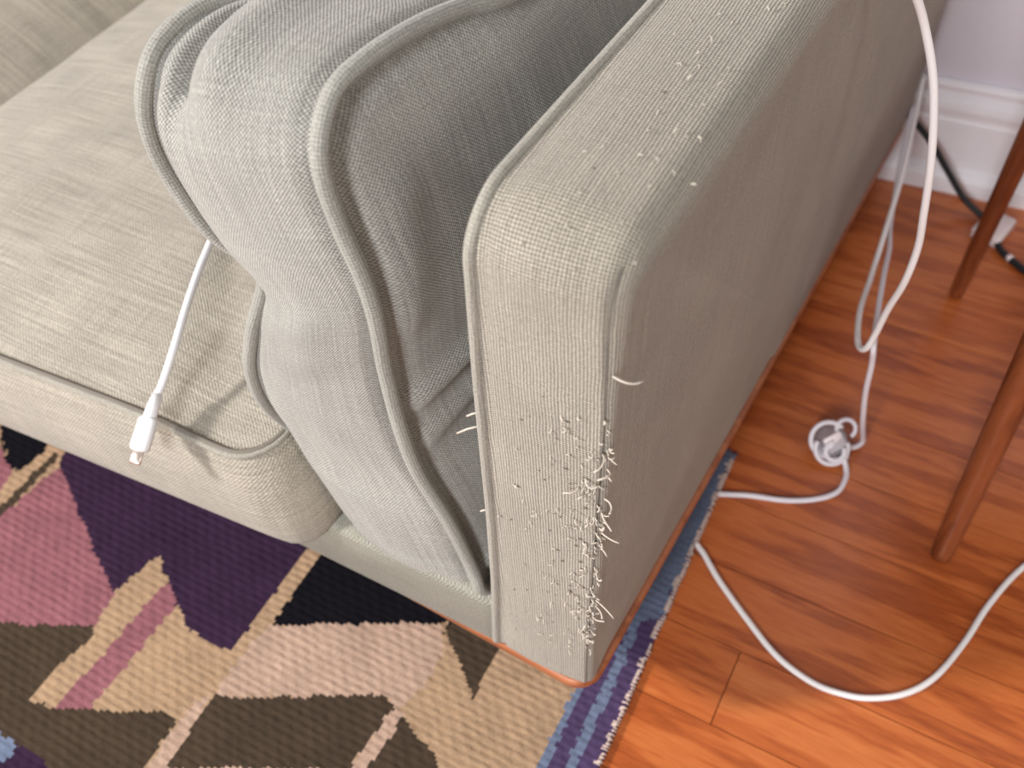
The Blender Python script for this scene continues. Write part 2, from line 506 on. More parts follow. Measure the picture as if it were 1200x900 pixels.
# welt round the inner edge of the arm front and top
wp = []
for i in range(4, m):
    (y, z), (ny, nzv) = OUT[i]
    if z < Z0 + 0.02 and y > 0.5: break
    wp.append((lerp_table(XL, z) + SK * y - 0.0005, y - ny * 0.0010, z - nzv * 0.0010))
t = MB(); t.tube(wp, 0.0043, 10); place(t.build('piping', M['piping']), arm)

# pulled threads and snags on the arm
trnd = random.Random(5)
def thread_path(base, nrm, side, length, curl, n=7):
    pts = []; d = (nrm * (0.5 + trnd.random() * 0.6) + side * (trnd.random() * 1.6 - 0.5) + Vector((0, 0, trnd.random() * 1.2 - 0.6))).normalized()
    p = Vector(base) - nrm * 0.001; ax = Vector((trnd.random() - .5, trnd.random() - .5, trnd.random() - .5)).normalized()
    for k in range(n):
        pts.append(p.copy()); p = p + d * (length / n)
        d = (Matrix.Rotation(curl / n, 3, ax) @ d).normalized()
        if (p - Vector(base)).dot(nrm) < 0.0007: p += nrm * 0.0012
    return pts
def strip_pt(z=None, f=0.5, s=None):
    """point and outward normal on the front/top strip; f = 0 inner edge, 1 outer edge"""
    s = s if s is not None else max(0.014, z - Z0)
    (y, zz), (ny, nzv) = arc_pt(s)
    x = arm_x(zz, y, f)
    nv = Vector((0.0, ny, nzv))
    lift = 0.003 * math.sin(PI * min(max(f, 0), 1))
    if f > 0.9:
        k = (f - 0.9) / 0.1; nv = (nv * (1 - 0.6 * k) + Vector((0.8 * k, 0, 0))).normalized(); lift = -0.003 * k
    p = Vector((x, y, zz)) + Vector((0, ny, nzv)) * lift
    return p, nv
SIDE = Vector((1, 0, 0))
big = [(0.665, 0.98, 0.030, 2.8), (0.578, 0.95, 0.030, 3.2), (0.560, 1.0, 0.026, 4.2), (0.520, 1.0, 0.024, 3.6), (0.500, 0.99, 0.022, 4.5),
       (0.470, 1.0, 0.022, 1.2), (0.445, 1.0, 0.018, 4.0), (0.405, 0.98, 0.020, 3.0), (0.352, 1.0, 0.030, 0.6), (0.340, 1.0, 0.020, 2.0),
       (0.318, 0.98, 0.018, 3.5), (0.300, 0.93, 0.018, 3.2), (0.285, 0.9, 0.018, 4.0), (0.27, 0.95, 0.016, 3.0), (0.545, 0.86, 0.022, 4.4), (0.53, 0.8, 0.02, 4)]
for z, f, L, c in big:
    p, nv = strip_pt(z, f); t = MB()
    t.tube(thread_path(p, nv, SIDE, L * 0.85, c), 0.0008, 5)
    place(t.build('pulled_thread', M['thread']), arm)
# a few longer frays on the inner welt
for z, L in ((0.545, 0.020), (0.562, 0.009), (0.425, 0.006)):
    p = Vector((arm_x(z, 0, 0) - 0.004, 0.0, z)); t = MB()
    t.tube([p, p + Vector((-0.4, -0.12, -0.25)) * L, p + Vector((-0.85, -0.2, -0.7)) * L], 0.0010, 5)
    place(t.build('pulled_thread', M['thread']), arm)
# innumerable small fuzz loops, most along the outer front seam
t = MB()
for k in range(220):
    if k < 80: z = 0.25 + 0.34 * trnd.random(); f = min(1.0, 0.94 + 0.09 * trnd.gauss(0, 1))
    elif k < 180: z = 0.22 + 0.40 * trnd.random(); f = 1 - abs(trnd.gauss(0, 0.35))
    else: z = None; f = 0.25 + 0.75 * trnd.random()
    if f < 0.08: f = 0.3
    p, nv = strip_pt(z, f) if z else strip_pt(f=f, s=0.60 + 0.34 * trnd.random())
    t.tube(thread_path(p, nv, SIDE, (0.003 + 0.006 * trnd.random()) * (1 if z else 0.7), 2.5 + 3 * trnd.random(), 5), (0.0005 + 0.0003 * trnd.random()) * (1 if z else 0.75), 4)
fz = place(t.build('thread_fuzz', M['thread']), arm); fz['kind'] = 'stuff'
# small holes left by the snags
t = MB()
for k in range(46):
    if k < 42: z = 0.27 + 0.36 * trnd.random(); f = 0.15 + 0.8 * trnd.random() ** 0.7; p, nv = strip_pt(z, f)
    else: p, nv = strip_pt(f=0.3 + 0.65 * trnd.random(), s=0.66 + 0.2 * trnd.random())
    r = 0.0006 + 0.0008 * trnd.random()
    a = nv.orthogonal().normalized(); bq = nv.cross(a); c0 = t.vert(p + nv * 0.0004)
    rim = [t.vert(p + nv * 0.0002 + a * math.cos(q * PI / 4) * r * 1.4 + bq * math.sin(q * PI / 4) * r) for q in range(8)]
    for q in range(8): t.face((c0, rim[q], rim[(q + 1) % 8]))
hz = place(t.build('snag_hole', M['hole']), arm); hz['kind'] = 'stuff'
# dark stitch line lying in the seam groove
sp = []
for i in range(3, m):
    if ARC[i] > 0.612: break
    ring = arm_ring(i); sp.append(ring[5 + 21 + 5][0])
t = MB(); t.tube(sp, 0.0010, 6); place(t.build('seam_stitch_and_shade', M['stitch_and_shade']), arm)

# base band, plinth, backrest, feet
def rounded_poly(pts, rads, per=7):
    out = []; n = len(pts)
    for i in range(n):
        p0, p1, p2 = Vector(pts[i - 1]), Vector(pts[i]), Vector(pts[(i + 1) % n])
        a = (p0 - p1).normalized(); c = (p2 - p1).normalized()
        r = rads[i]
        if r == 0: out.append(p1); continue
        ang = a.angle(c); dd = r / math.tan(ang / 2)
        q0 = p1 + a * dd; q1 = p1 + c * dd; cen = p1 + (a + c).normalized() * (r / math.sin(ang / 2))
        v0 = q0 - cen; v1 = q1 - cen
        for k in range(per + 1):
            t_ = k / per
            v = v0.lerp(v1, t_).normalized() * r
            out.append(cen + v)
    return out
def prism(mb, loop, z0, z1, bev):
    n = len(loop); cen = sum((Vector(p) for p in loop), Vector((0, 0))) / n
    rows = []
    for z, ins in ((z0, bev), (z0 + bev * .4, bev * .3), (z0 + bev, 0), ((z0 + z1) / 2, 0), (z1 - bev, 0), (z1 - bev * .4, bev * .3), (z1, bev)):
        row = []
        for i, p in enumerate(loop):
            tq = (Vector(loop[(i + 1) % n]) - Vector(loop[i - 1])).normalized(); nn = Vector((tq.y, -tq.x))
            if nn.dot(Vector(p) - cen) < 0: nn = -nn
            q = Vector(p) - nn * ins
            row.append(mb.vert((q.x, q.y, z)))
        rows.append(row)
    arc = [0.0]
    for i in range(n): arc.append(arc[-1] + (Vector(loop[(i + 1) % n]) - Vector(loop[i])).length)
    zs = [mb.v[r[0]][2] for r in rows]
    mb.grid(rows, lambda i, j: (arc[j], zs[min(i, len(zs) - 1)]), closed=True)
    mb.face(rows[0][::-1], [(mb.v[q][0], mb.v[q][1]) for q in rows[0][::-1]]); mb.face(rows[-1], [(mb.v[q][0], mb.v[q][1]) for q in rows[-1]])
t = MB(); prism(t, rounded_poly([(-1.95, 0.004), (-0.108, 0.0), (-0.065, 1.05), (-1.95, 1.05)], [0.02, 0.0, 0.0, 0.02]), F0 + 0.0005, 0.2385, 0.008)
place(t.build('front_rail', M['base']), sofa)
t = MB(); prism(t, rounded_poly([(-1.95, 0.030), (-0.30, 0.010), (-0.001, -0.0040), (0.040, 1.055), (-1.95, 1.055)], [0.02, 0.0, 0.028, 0.02, 0.02]), F0 - 0.014, F0 + 0.003, 0.004)
place(t.build('wooden_plinth', M['sofa_wood']), sofa)
for x, y in ((-0.10, 0.13), (-0.08, 0.93), (-1.80, 0.13), (-1.80, 0.93)):
    t = MB(); t.tube([(x, y, 0.0115), (x, y, 0.06), (x, y, F0 - 0.014)], [0.016, 0.021, 0.027], 16)
    place(t.build('foot', M['sofa_wood']), sofa)
t = MB(); prism(t, rounded_poly([(-1.93, 0.865), (-0.075, 0.865), (-0.062, 1.045), (-1.93, 1.045)], [0.03] * 4), 0.24, 0.76, 0.03)
place(t.build('backrest', M['base']), sofa)

# ---------------------------------------------------------------- box cushions
def box_cushion(WA, WB, nb, bulge, capA, capB, boxuv, capuv, per_vert=None):
    """WA, WB: matching closed loops (welts). nb rows of boxing between them. bulge(i, f) -> Vector offset.
    capA / capB: (centre segment fn p -> target, crown fn t,i -> Vector, loops)"""
    mb = MB(); n = len(WA)
    rows = []
    for k in range(nb + 1):
        f = 0.5 - 0.5 * math.cos(PI * k / nb)
        rows.append([mb.vert(WA[i].lerp(WB[i], f) + bulge(i, f)) for i in range(n)])
    arc = [0.0]
    for i in range(n): arc.append(arc[-1] + ((WA[(i + 1) % n] + WB[(i + 1) % n]) / 2 - (WA[i] + WB[i]) / 2).length)
    wd = (WA[0] - WB[0]).length
    mb.grid(rows, lambda i, j: boxuv(arc[j], wd * (0.5 - 0.5 * math.cos(PI * i / nb))), closed=True)
    for edge, cap in ((rows[0], capA), (rows[-1], capB)):
        target, crown, loops = cap
        base = [Vector(mb.v[q]) for q in edge]; prev = edge
        for k in range(1, loops + 1):
            tt = 0.95 * (k / loops) ** 1.25
            cur = [mb.vert(p.lerp(target(p), tt) + crown(tt, p.lerp(target(p), tt))) for p in base]
            for i in range(n):
                q = (prev[i], prev[(i + 1) % n], cur[(i + 1) % n], cur[i])
                mb.face(q, [capuv(mb.v[u]) for u in q])
            prev = cur
        mb.face(prev, [capuv(mb.v[u]) for u in prev])
    return mb

def seat_loop(pts, rads, z, n):
    lp = rounded_poly(pts, rads, 10)
    return [Vector((p.x, p.y, z)) for p in resample([Vector((p.x, p.y, 0)) for p in lp], n, True)]
def make_seat(x0, x1, name, label, yf, zoff=0.0, seed=0.0, wr=1.0, puff=0.034, pe=2.6):
    n = 260
    top = seat_loop([(x0, yf[0]), (x1 - 0.042, yf[1]), (x1 - 0.048, 0.84), (x0, 0.84)], [0.05, 0.045, 0.05, 0.05], 0.361 + zoff, n)
    bot = seat_loop([(x0, yf[0] - 0.012), (x1, yf[1] - 0.006), (x1 - 0.02, 0.84), (x0, 0.84)], [0.05, 0.045, 0.05, 0.05], 0.2395, n)
    for p in bot:
        p.z -= 0.020 * smooth01((0.02 - p.y) / 0.05)
    for i, p in enumerate(top):
        p.z += 0.0035 * nz(p.x, p.y, seed, 7) - 0.010 * math.exp(-(((p.x - x1 + 0.09) / 0.06) ** 2 + (p.y / 0.08) ** 2))
    cen = Vector(((x0 + x1) / 2, 0.4, 0))
    def outw(i):
        a = top[(i + 1) % n] - top[i - 1]; v = Vector((a.y, -a.x, 0)).normalized()
        return v if v.dot(top[i] - cen) > 0 else -v
    ow = [outw(i) for i in range(n)]
    bulge = lambda i, f: ow[i] * (0.016 * (math.sin(PI * min(1, max(0, f))) ** 0.6 if 0 < f < 1 else 0) + 0.002 * nz(top[i].x, top[i].y, f, 9) * math.sin(PI * f))
    tx0, tx1 = x0 + 0.32, x1 - 0.32
    target = lambda p: Vector((max(tx0, min(tx1, p.x)), max(0.33, min(0.50, p.y)), p.z))
    def crown(t_, q):
        c = puff * (1 - (1 - t_) ** pe)
        wv = 0.0035 * nz(q.x + seed, q.y, 0.3, 6) + 0.0018 * nz(q.x * 0.5 + seed, q.y * 1.7, 0.9, 16)
        return Vector((0, 0, c + wv * wr * min(1, t_ * 6)))
    capT = (target, crown, 26)
    capB = (target, lambda t_, q: Vector((0, 0, -0.0)), 3)
    mb = box_cushion(bot, top, 12, bulge, capB, capT, lambda u, v: (u, v), lambda v: (v[0], v[1]))
    root = thing(name, label, 'cushion', ((x0 + x1) / 2, 0.4, 0.24), 'seat cushions of the sofa')
    place(mb.build('cover', M['seat']), root)
    runs = [i for i, p in enumerate(top) if not (p.x < x0 + 0.03)]          # the welt shows on the front and right sides only
    k0 = next((k for k in range(len(runs)) if runs[k] - runs[k - 1] not in (1,)), 0)
    runs = runs[k0:] + runs[:k0]
    t = MB(); t.tube([top[i] + ow[i] * 0.002 + Vector((0, 0, 0.0005)) for i in runs], 0.0032, 8)
    place(t.build('piping', M['piping']), root)
    t = MB(); t.tube([top[i] - ow[i] * 0.0015 + Vector((0, 0, 0.0026)) for i in runs], 0.0027, 6)  # dark tube painting the shade of the groove behind the welt
    place(t.build('seam_stitch_and_shade', M['stitch_and_shade']), root)
    return root
make_seat(-1.035, -0.305, 'seat_cushion', 'large lit linen seat cushion under the white charging cable', (-0.058, -0.018))
make_seat(-1.80, -1.05, 'seat_cushion', 'wrinkled shaded seat cushion at the top left corner, mostly out of view', (-0.06, -0.058), zoff=-0.12, seed=4.0, wr=3.0, puff=0.15, pe=1.6)

# box cushion wedged upright between the seat cushion and the arm
RK = [(-0.124, 0.006, 0.258), (-0.133, 0.010, 0.285), (-0.153, 0.012, 0.357), (-0.175, 0.012, 0.419), (-0.183, 0.012, 0.478), (-0.184, 0.012, 0.555),
      (-0.181, 0.012, 0.614), (-0.184, 0.012, 0.658), (-0.193, 0.012, 0.702), (-0.199, 0.016, 0.748), (-0.201, 0.040, 0.776), (-0.196, 0.070, 0.783),
      (-0.189, 0.118, 0.780), (-0.181, 0.165, 0.771), (-0.172, 0.208, 0.758), (-0.168, 0.30, 0.745), (-0.165, 0.42, 0.735), (-0.162, 0.49, 0.71),
      (-0.155, 0.51, 0.62), (-0.15, 0.51, 0.50), (-0.14, 0.51, 0.36), (-0.134, 0.50, 0.275), (-0.13, 0.46, 0.2445), (-0.126, 0.30, 0.2435), (-0.124, 0.12, 0.2435), (-0.122, 0.03, 0.2445)]
LK = [(-0.299, 0.030, 0.262), (-0.314, 0.032, 0.285), (-0.342, 0.036, 0.345), (-0.353, 0.022, 0.405), (-0.350, 0.020, 0.460), (-0.330, 0.024, 0.520),
      (-0.308, 0.036, 0.585), (-0.333, 0.022, 0.632), (-0.352, 0.020, 0.680), (-0.353, 0.020, 0.725), (-0.344, 0.030, 0.762), (-0.342, 0.055, 0.775),
      (-0.334, 0.090, 0.778), (-0.312, 0.126, 0.773), (-0.300, 0.18, 0.765), (-0.295, 0.30, 0.750), (-0.290, 0.42, 0.74), (-0.287, 0.49, 0.71),
      (-0.285, 0.51, 0.62), (-0.285, 0.51, 0.50), (-0.283, 0.51, 0.36), (-0.282, 0.50, 0.275), (-0.282, 0.46, 0.2445), (-0.282, 0.30, 0.2435), (-0.282, 0.12, 0.2435), (-0.284, 0.055, 0.2440)]
PER = 10
PR = catmull(RK, PER, True); PL = catmull(LK, PER, True); pn = len(PR)
pcen = Vector((0, 0.25, 0.5)); pout = []
for i in range(pn):
    a = (PR[(i + 1) % pn] + PL[(i + 1) % pn]) - (PR[i - 1] + PL[i - 1]); v = Vector((0, a.z, -a.y)).normalized()
    mid = (PR[i] + PL[i]) / 2 - pcen; mid.x = 0
    pout.append(v if v.dot(mid) > 0 else -v)
def pillow_bulge(i, f):
    p = PL[i].lerp(PR[i], f); W = (PR[i] - PL[i]).length
    e = math.sin(PI * f) if 0 < f < 1 else 0
    visible = 0.15 + 0.85 * smooth01((p.z - 0.243) / 0.03)
    amp = 0.017 * e ** 0.7 if e else 0
    for dd in (f * W, (1 - f) * W):
        if 0 < f < 1: amp -= 0.0045 * math.exp(-((dd - 0.0085) / 0.004) ** 2)                                            # valley along each welt
    if p.y < 0.2:
        if e: amp += 0.024 * math.exp(-((p.z - 0.580) / 0.05) ** 2) * (e * (1 - f)) ** 0.7   # swelling that hides part of the left welt
        if e: amp += 0.022 * smooth01((0.40 - p.z) / 0.06) * (e * (1 - f)) ** 0.6
        amp += 0.0035 * nz(f * 0.35, p.y * 0.7, p.z, 9) * e
        amp += 0.0022 * math.sin((p.z - 0.6 * f * 0.16) * 120) * math.exp(-((p.z - 0.55) / 0.05) ** 2) * (1 - f) * e   # pull creases
        amp -= 0.026 * math.exp(-(((f - 0.22) / 0.075) ** 2 + ((p.z - 0.770) / 0.026) ** 2))                          # dent under the top corner
        amp += 0.010 * math.exp(-(((f - 0.46) / 0.13) ** 2 + ((p.z - 0.775) / 0.03) ** 2))
        amp += 0.004 * math.exp(-(((f - 0.14) / 0.04) ** 2 + ((p.z - 0.735) / 0.03) ** 2))
    return pout[i] * amp * visible
FOLD = [((0.008, 0.492), (0.10, 0.53), 0.012, 0.010), ((0.012, 0.44), (0.09, 0.475), 0.012, 0.007), ((0.03, 0.60), (0.05, 0.69), 0.022, 0.007)]
def seg_d(y, z, a, c):
    ay, az = a; cy, cz = c; L2 = (cy - ay) ** 2 + (cz - az) ** 2
    t_ = max(0, min(1, ((y - ay) * (cy - ay) + (z - az) * (cz - az)) / L2))
    return math.hypot(y - ay - (cy - ay) * t_, z - az - (cz - az) * t_)
def crownR(t_, q):
    room = 0.030 + 0.018 * smooth01((q.z - 0.35) / 0.2)
    x = room * (1 - (1 - t_) ** 2.2)
    x -= 0.006 * math.exp(-((t_ - 0.045) / 0.03) ** 2)
    for a, c, wd_, am in FOLD: x += am * math.exp(-(seg_d(q.y, q.z, a, c) / wd_) ** 2) * min(1, t_ * 14)
    x += 0.003 * nz(1.3, q.y, q.z, 11) * min(1, t_ * 8)
    return Vector((x, 0, 0))
ptarget = lambda p: Vector((p.x * 0.55 + 0.45 * -0.165, max(0.22, min(0.29, p.y)), max(0.45, min(0.55, p.z))))
ptargetL = lambda p: Vector((p.x * 0.55 + 0.45 * -0.315, max(0.22, min(0.29, p.y)), max(0.45, min(0.55, p.z))))
mb = box_cushion(PL, PR, 30, pillow_bulge,
                 (ptargetL, lambda t_, q: Vector((-0.014 * (1 - (1 - t_) ** 2.2), 0, 0)), 14),
                 (ptarget, crownR, 34), lambda u, v: (v, u), lambda v: (v[1], v[2]))
pil = thing('box_cushion', 'grey linen box cushion with piped edges wedged upright against the sofa arm', 'cushion', (-0.2, 0.25, 0.2435))
place(mb.build('cover', M['pillow']), pil)
for nm, loop, sg in (('piping', PR, 1), ('piping', PL, -1)):
    t = MB(); t.tube([p + pout[i] * 0.003 + Vector((0.002 * sg, 0, 0)) for i, p in enumerate(loop)], 0.0066, 10, closed=True)
    place(t.build(nm, M['pillow_piping']), pil)

# ---------------------------------------------------------------- rug
POLY = [
    ('blue', [(-0.649,-0.322), (-0.618,-0.312), (-0.587,-0.314), (-0.587,-0.334), (-0.618,-0.351)]),
    ('purple', [(-0.614,-0.354), (-0.590,-0.331), (-0.589,-0.312), (-0.548,-0.313), (-0.514,-0.334), (-0.585,-0.381)]),
    ('black', [(-0.945,-0.007), (-0.975,0.022), (-0.952,0.050), (-0.881,0.033), (-0.872,0.006), (-0.880,-0.035), (-0.912,-0.024)]),
    ('pink', [(-0.986,-0.001), (-0.931,-0.020), (-0.888,-0.038), (-0.881,-0.066), (-0.915,-0.128)]),
    ('brown', [(-0.859,-0.133), (-0.858,-0.118), (-0.858,-0.088), (-0.858,0.006), (-0.854,0.016), (-0.845,0.007), (-0.845,-0.093)]),
    ('pink', [(-0.861,-0.116), (-0.846,-0.098), (-0.833,0.000), (-0.737,-0.054), (-0.620,-0.116), (-0.614,-0.160), (-0.725,-0.211), (-0.786,-0.241)]),
    ('purple', [(-0.836,0.002), (-0.737,-0.054), (-0.622,-0.117), (-0.610,-0.044), (-0.558,-0.077), (-0.508,-0.106), (-0.458,-0.114), (-0.436,-0.108), (-0.436,-0.035), (-0.435,0.044), (-0.457,0.225), (-0.918,0.216)]),
    ('black', [(-0.415,0.047), (-0.412,-0.053), (-0.317,-0.003), (-0.227,0.043), (-0.186,0.066), (-0.226,0.276), (-0.419,0.211)]),
    ('pink', [(-0.580,-0.260), (-0.572,-0.068), (-0.538,-0.086), (-0.542,-0.243)]),
    ('brown', [(-0.784,-0.243), (-0.724,-0.212), (-0.662,-0.184), (-0.614,-0.160), (-0.606,-0.170), (-0.615,-0.220), (-0.618,-0.269), (-0.576,-0.260), (-0.516,-0.232), (-0.463,-0.206), (-0.438,-0.204), (-0.436,-0.264), (-0.430,-0.310), (-0.604,-0.401)]),
    ('brown', [(-0.421,-0.161), (-0.371,-0.139), (-0.313,-0.107), (-0.236,-0.065), (-0.220,-0.074), (-0.223,-0.121), (-0.227,-0.156), (-0.356,-0.222), (-0.413,-0.251)]),
    ('brown', [(-0.203,-0.077), (-0.177,-0.091), (-0.151,-0.097), (-0.123,-0.119), (-0.195,-0.182), (-0.207,-0.147)]),
    ('brown', [(-0.217,0.037), (-0.196,0.021), (-0.164,-0.002), (-0.141,-0.025), (-0.144,0.006), (-0.144,0.038), (-0.143,0.075), (-0.200,0.091)]),
    ('light', [(-0.410,-0.055), (-0.226,0.041), (-0.204,0.015), (-0.199,-0.032), (-0.214,-0.072), (-0.234,-0.062), (-0.314,-0.105), (-0.421,-0.158), (-0.419,-0.078)]),
    ('light', [(-0.219,-0.076), (-0.204,-0.076), (-0.205,-0.151), (-0.226,-0.162)]),
    ('light', [(-0.436,-0.180), (-0.423,-0.161), (-0.413,-0.249), (-0.414,-0.271), (-0.432,-0.280)]),
    ('light', [(-0.421,-0.306), (-0.424,-0.260), (-0.355,-0.223), (-0.226,-0.158), (-0.205,-0.151), (-0.209,-0.195)]),
]
WOOL = {'tan': (0.345, 0.228, 0.142), 'light': (0.395, 0.268, 0.204), 'pink': (0.235, 0.092, 0.108), 'brown': (0.054, 0.037, 0.025),
        'purple': (0.032, 0.015, 0.036), 'black': (0.005, 0.0045, 0.007), 'blue': (0.130, 0.158, 0.235), 'violet': (0.068, 0.043, 0.100), 'white': (0.52, 0.41, 0.36)}
def inside(x, y, poly):
    c = False; j = len(poly) - 1
    for i in range(len(poly)):
        (xi, yi), (xj, yj) = poly[i], poly[j]
        if (yi > y) != (yj > y) and x < (xj - xi) * (y - yi) / (yj - yi) + xi: c = not c
        j = i
    return c
BB = [(n_, p_, min(q[0] for q in p_), max(q[0] for q in p_), min(q[1] for q in p_), max(q[1] for q in p_)) for n_, p_ in POLY]
def rug_edge_x(y): return 0.0215 - 0.033 * (y + 0.02) + 0.0012 * nz(0, y, 0, 30)
RH = 0.008
rug_rnd = random.Random(3)
def rug_colour(x, y, row):
    k1 = math.floor(y / 0.0072); k2 = math.floor(x / 0.0108)
    jx = x + 0.0042 * (nz(k1 * 7.31, 0.5, 0.2, 1.0)) + 0.0012 * (rug_rnd.random() - 0.5)
    jy = y + 0.0042 * (nz(k2 * 5.17, 3.5, 0.7, 1.0)) + 0.0012 * (rug_rnd.random() - 0.5)
    e = rug_edge_x(y) - jx
    if e < 0.0045: return 'white' if (nz(y, 0, 0, 90) > -0.15) else 'violet'
    if y < 0.16 + 0.02 * nz(0, jx, y, 20):
        if e < 0.022: return 'violet'
        if e < 0.034: return 'blue'
        if e < 0.052: return 'violet'
        if e < 0.0615: return 'blue'
    elif e < 0.0615: return 'blue' if e < 0.034 else 'violet'
    for n_, p_, x0, x1, y0, y1 in BB:
        if x0 <= jx <= x1 and y0 <= jy <= y1 and inside(jx, jy, p_): return n_
    return 'tan'
def rug_fill(x, y, row):
    c_ = rug_colour(x, y, row)
    if c_ == 'tan':                                     # no hairline of ground between two touching motifs
        a_, b_ = rug_colour(x, y + 0.0042, row), rug_colour(x, y - 0.0042, row)
        if a_ != 'tan' and b_ != 'tan': return a_
    return c_
CX = 0.0036
ys = [-0.46 + CX * k for k in range(int(0.89 / CX) + 1)]
xsr = [-1.12 + CX * k for k in range(int(1.145 / CX) + 1)]
NX = len(xsr); verts = []; faces = []; cols = []
for j, y in enumerate(ys):
    ex = rug_edge_x(y)
    for i, x in enumerate(xsr):
        xx = ex if i == NX - 1 else min(x, ex - (NX - 1 - i) * 0.0006)
        rib = 0.5 + 0.5 * math.sin(2 * PI * (y / 0.0095 + 0.16 * nz(x, y, 0, 14)))
        st = 0.5 + 0.5 * math.sin(2 * PI * (x / 0.011 + 0.5 * math.floor(y / 0.0095)))
        h_ = 0.0022 * rib * (0.55 + 0.45 * st) + 0.0008 * nz(x, y, 0.2, 120)
        verts.append((xx, y, RH + h_ if i < NX - 1 else RH * 0.7))
for j in range(len(ys) - 1):
    for i in range(NX - 1):
        faces.append((j * NX + i, j * NX + i + 1, (j + 1) * NX + i + 1, (j + 1) * NX + i))
        cols.append(WOOL[rug_fill((xsr[i] + xsr[i + 1]) / 2, (ys[j] + ys[j + 1]) / 2, j)])
# skirt down to the floor
def skirt(idx):
    base = []
    for q in idx: x, y, z = verts[q]; verts.append((x, y, 0.0005)); base.append(len(verts) - 1)
    for k in range(len(idx) - 1):
        faces.append((idx[k], idx[k + 1], base[k + 1], base[k])); cols.append(WOOL['violet'])
nyr = len(ys)
skirt([i for i in range(NX)]); skirt([(nyr - 1) * NX + i for i in range(NX)])
skirt([j * NX for j in range(nyr)]); skirt([j * NX + NX - 1 for j in range(nyr)])
me = bpy.data.meshes.new('rug'); me.from_pydata(verts, [], faces)
me.polygons.foreach_set('use_smooth', [True] * len(faces))
ca = me.color_attributes.new('wool', 'FLOAT_COLOR', 'CORNER')
ca.data.foreach_set('color', [c for f, col in zip(faces, cols) for _ in f for c in (*col, 1.0)])
me.materials.append(M['rug'])
rug = bpy.data.objects.new('rug', me); C.objects.link(rug)
tag(rug, 'flatwoven wool rug with pink, purple, brown and tan stepped motifs and blue border', 'rug')
t = MB(); yy = -0.44
while yy < 0.425:
    x = rug_edge_x(yy); w_ = 0.002 + 0.004 * rug_rnd.random() ** 2
    if rug_rnd.random() < 0.85:
        t.tube([(x - w_, yy, RH + 0.0006), (x - 0.0008, yy + 0.001, RH + 0.0012), (x + 0.0010, yy + 0.002, RH * 0.55), (x + 0.0006, yy + 0.003, 0.001)], 0.0012, 5)
    yy += 0.0032 + 0.003 * rug_rnd.random()
es = place(t.build('edge_stitching', plain('cream_edge_yarn', (0.62, 0.47, 0.42), 0.9, 0.1)), rug); es['kind'] = 'stuff'
t = MB()
for k in range(26):
    x = rug_edge_x(0.428) - 0.0022 * k; L = 0.010 + 0.006 * rug_rnd.random()
    t.tube([(x, 0.427, RH), (x + 0.002 * (rug_rnd.random() - .3), 0.43 + L * .5, RH * 0.8), (x + 0.005 * (rug_rnd.random() - .3), 0.43 + L, 0.003)], 0.0014, 5)
ef = place(t.build('end_fringe', plain('slate_blue_yarn', (0.16, 0.18, 0.26), 0.9, 0.1)), rug); ef['kind'] = 'stuff'

# ---------------------------------------------------------------- charging cable lying on the seat
cc = thing('charging_cable', 'bright white charging cable with exposed metal tip resting on the seat cushion', 'cable', (-0.459, -0.03, 0.38))
S = [(-0.466, -0.017, 0.3925), (-0.4645, -0.005, 0.400), (-0.467, 0.026, 0.421), (-0.482, 0.073, 0.437), (-0.498, 0.121, 0.447), (-0.509, 0.162, 0.450), (-0.500, 0.205, 0.446), (-0.47, 0.25, 0.43), (-0.43, 0.28, 0.412), (-0.385, 0.30, 0.402)]
t = MB(); t.tube(catmull(S, 8), 0.0040, 10); place(t.build('cord', M['cable_white']), cc)
P0, P1, P2, P3 = Vector((-0.4655, -0.014, 0.3935)), Vector((-0.460, -0.036, 0.3855)), Vector((-0.4535, -0.066, 0.3715)), Vector((-0.4515, -0.078, 0.3665))
t = MB(); t.tube([P0, P0.lerp(P1, .5), P1], [0.0052, 0.0062, 0.0066], 12); place(t.build('strain_relief', M['cable_white']), cc)
ax = (P2 - P1).normalized(); up = Vector((0.1, -0.35, 1)); up = (up - ax * up.dot(ax)).normalized(); sd = ax.cross(up)
rotm = Matrix((sd, ax, up)).transposed()
t = MB(); t.box(P1.lerp(P2, 0.5), (0.0195, (P2 - P1).length, 0.011), rotm, bev=0.0028); place(t.build('plug_body', M['cable_white']), cc)
t = MB(); t.box(P2 + ax * 0.0065, (0.0122, 0.014, 0.0040), rotm, bev=0.0012); place(t.build('connector_tip', M['metal']), cc)

# ---------------------------------------------------------------- cables hanging beside the arm and on the floor
CR = 0.0037
A = [(-0.13, 0.40, 0.70), (-0.108, 0.39, 0.745), (-0.07, 0.385, 0.7655), (-0.02, 0.385, 0.7655), (0.020, 0.392, 0.7635), (0.052, 0.402, 0.748), (0.073, 0.418, 0.709), (0.087, 0.432, 0.674), (0.105, 0.435, 0.629), (0.118, 0.433, 0.583),
     (0.127, 0.432, 0.54), (0.134, 0.436, 0.488), (0.139, 0.443, 0.44), (0.138, 0.445, 0.39), (0.131, 0.456, 0.336), (0.127, 0.461, 0.29),
     (0.123, 0.460, 0.265), (0.116, 0.468, 0.252), (0.108, 0.492, 0.242), (0.096, 0.562, 0.218), (0.09, 0.65, 0.19), (0.081, 0.767, 0.184), (0.071, 0.881, 0.188), (0.054, 1.005, 0.203), (0.043, 1.0735, 0.22)]
hc = thing('hanging_cable', 'white cable draped over the arm and hanging in a long loop beside it', 'cable', (0.12, 0.45, 0.24))
t = MB(); t.tube(catmull(A, 6), CR, 10); place(t.build('cord', M['cable']), hc)

